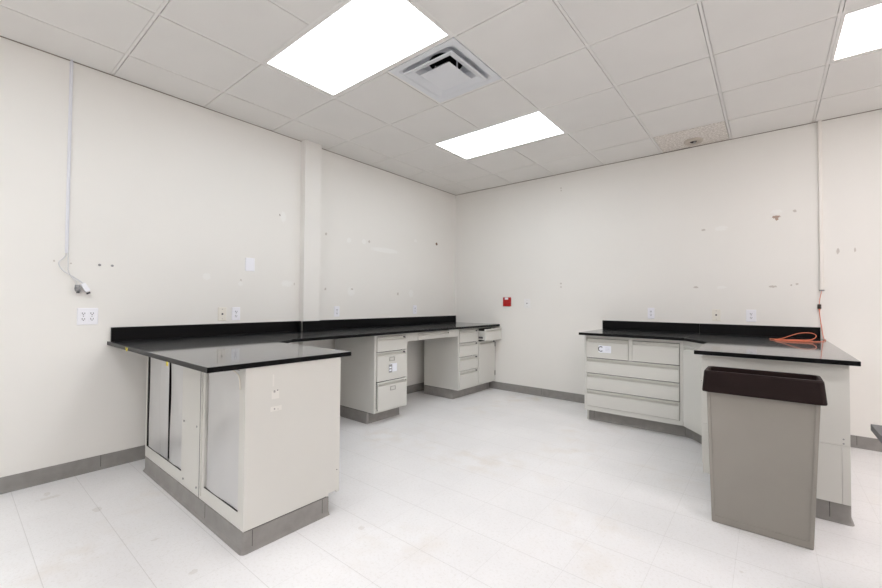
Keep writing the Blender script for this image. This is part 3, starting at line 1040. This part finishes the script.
c1 = MB().tube([(.007, -4.412, 1.533), (.010, -4.419, 1.505), (.016, -4.446, 1.470), (.018, -4.446, 1.445), (.016, -4.425, 1.412), (.014, -4.395, 1.388), (.016, -4.365, 1.365), (.020, -4.335, 1.340), (.022, -4.322, 1.328)], .0036)
c1.build('cable', M_TAPEGREY, label='pale looping cable hanging from the left raceway to the white plug', category='cable', group='loose cables on the left wall')
c2 = MB().tube([(.012, -4.404, 1.533), (.014, -4.402, 1.500), (.016, -4.401, 1.450), (.022, -4.400, 1.410), (.030, -4.385, 1.372), (.032, -4.365, 1.345), (.027, -4.354, 1.320)], .0030)
c2.build('cable', M_TAPEGREY, label='pale straight cable hanging from the left raceway to the grey plug', category='cable', group='loose cables on the left wall')
t = thing('hanging_plug', 'grey round plug dangling on the left wall above the four-socket outlet', 'plug', (.026, -4.352, 1.30))
MB().cyl((.026, -4.353, 1.318), (0, .05, -1), .013, .022, 16, 0, .016).cyl((.026, -4.352, 1.296), (0, .08, -1), .017, .026, 16, 0, .014).build('plug_body', M_CONN, t)
MB().cyl((.026, -4.3495, 1.2705), (0, .08, -1), .009, .010, 14).build('plug_tip', M_SLOT, t)
t = thing('hanging_plug', 'white square plug dangling beside the grey round plug on the left wall', 'plug', (.022, -4.308, 1.30))
b = MB()
FPk = Face((.010, -4.308, 0), (0, 1, 0), (1, 0, 0))
b.hexa([(.008, -4.338, 1.322), (.032, -4.338, 1.322), (.032, -4.312, 1.334), (.008, -4.312, 1.334)][::-1], [(.008, -4.308, 1.266), (.032, -4.308, 1.266), (.032, -4.282, 1.280), (.008, -4.282, 1.280)][::-1])
b.build('plug_body', M_WHITE, t, bevel=.003)
b = MB().hexa([(.012, -4.304, 1.262), (.028, -4.304, 1.262), (.028, -4.286, 1.271), (.012, -4.286, 1.271)][::-1], [(.012, -4.300, 1.252), (.028, -4.300, 1.252), (.028, -4.282, 1.261), (.012, -4.282, 1.261)][::-1])
b.build('plug_tip', M_SLOT, t)

zc = CT1
oc = MB()
oc.tube([(4.093, -.008, 1.337), (4.086, -.012, 1.30), (4.078, -.014, 1.255), (4.077, -.014, 1.221)], .0018)
oc.build('cord', M_ORANGE, label='short orange cord from the raceway down to the black coupler', category='cord', group='orange cords')
oc = MB()
oc.tube([(4.077, -.014, 1.178), (4.079, -.014, 1.12), (4.088, -.012, 1.03), (4.0955, -.018, .96), (4.098, -.05, .925), (4.097, -.12, zc + .0046), (4.096, -.26, zc + .0046), (4.07, -.40, zc + .0046),
         (4.02, -.49, zc + .0046), (3.93, -.505, zc + .006), (3.85, -.48, zc + .0046), (3.79, -.44, zc + .0046), (3.735, -.41, zc + .0046), (3.745, -.435, zc + .006), (3.80, -.49, zc + .010), (3.87, -.525, zc + .012),
         (3.95, -.515, zc + .014), (4.00, -.47, zc + .020), (4.025, -.43, zc + .040), (4.020, -.41, zc + .058), (3.985, -.40, zc + .068), (3.93, -.42, zc + .064), (3.87, -.46, zc + .044), (3.82, -.50, zc + .022), (3.775, -.52, zc + .010),
         (3.775, -.545, zc + .0046), (3.83, -.56, zc + .0046), (3.90, -.55, zc + .0046), (3.96, -.53, zc + .0046), (4.00, -.50, zc + .008), (3.95, -.46, zc + .010), (3.87, -.45, zc + .008), (3.80, -.47, zc + .0046), (3.76, -.50, zc + .0046)], .0027, 8, 0, 6)
oc.build('cable', M_ORANGE, label='orange cable coiled loosely on the right countertop', category='cable', group='orange cords')
t = thing('cable_coupler', 'small black coupler hanging on the orange cord against the back wall', 'coupler', (4.077, -.014, 1.18))
m = MB()
fbox(m, WB(4.077), -.012, .012, .002, .026, 1.179, 1.220)
m.build('coupler_body', mottled('coupler_black', srgb(52, 40, 36), .5), t, bevel=.003)
m = MB()
fbox(m, WB(4.077), -.006, .006, .006, .020, 1.1705, 1.1785)
m.build('boot', M_ORANGE, t)

# ------------------------------------------------------------------ camera
cam = bpy.data.cameras.new('camera')
cam.sensor_width = 36.0
cam.sensor_fit = 'HORIZONTAL'
cam.lens = 402.89 * 36.0 / 882.0
cam.clip_start = 0.05
co = bpy.data.objects.new('camera', cam)
COL.objects.link(co)
yaw, pitch, roll = 0.68291, 0.020683, 0.006976
fwd = Vector((-math.sin(yaw) * math.cos(pitch), math.cos(yaw) * math.cos(pitch), math.sin(pitch)))
right = Vector((math.cos(yaw), math.sin(yaw), 0))
up = right.cross(fwd)
r_ = right * math.cos(roll) + up * math.sin(roll)
u_ = -right * math.sin(roll) + up * math.cos(roll)
co.matrix_world = Matrix(((r_.x, u_.x, -fwd.x, 3.72699), (r_.y, u_.y, -fwd.y, -4.92493), (r_.z, u_.z, -fwd.z, 1.21398), (0, 0, 0, 1)))
SC.camera = co

# ------------------------------------------------------------------ world + view
wd = bpy.data.worlds.new('world')
SC.world = wd
wd.use_nodes = True
wd.node_tree.nodes['Background'].inputs[0].default_value = (0.9, 0.95, 1, 1)
wd.node_tree.nodes['Background'].inputs[1].default_value = 0.0
vs = SC.view_settings
vs.view_transform = 'Standard'
vs.look = 'None'
vs.gamma = 1.0
vs.use_curve_mapping = False
vs.exposure = 0.0
SC.cycles.use_denoising = True
SC.cycles.max_bounces = 14
SC.cycles.diffuse_bounces = 10
SC.cycles.glossy_bounces = 6
SC.cycles.sample_clamp_indirect = 8
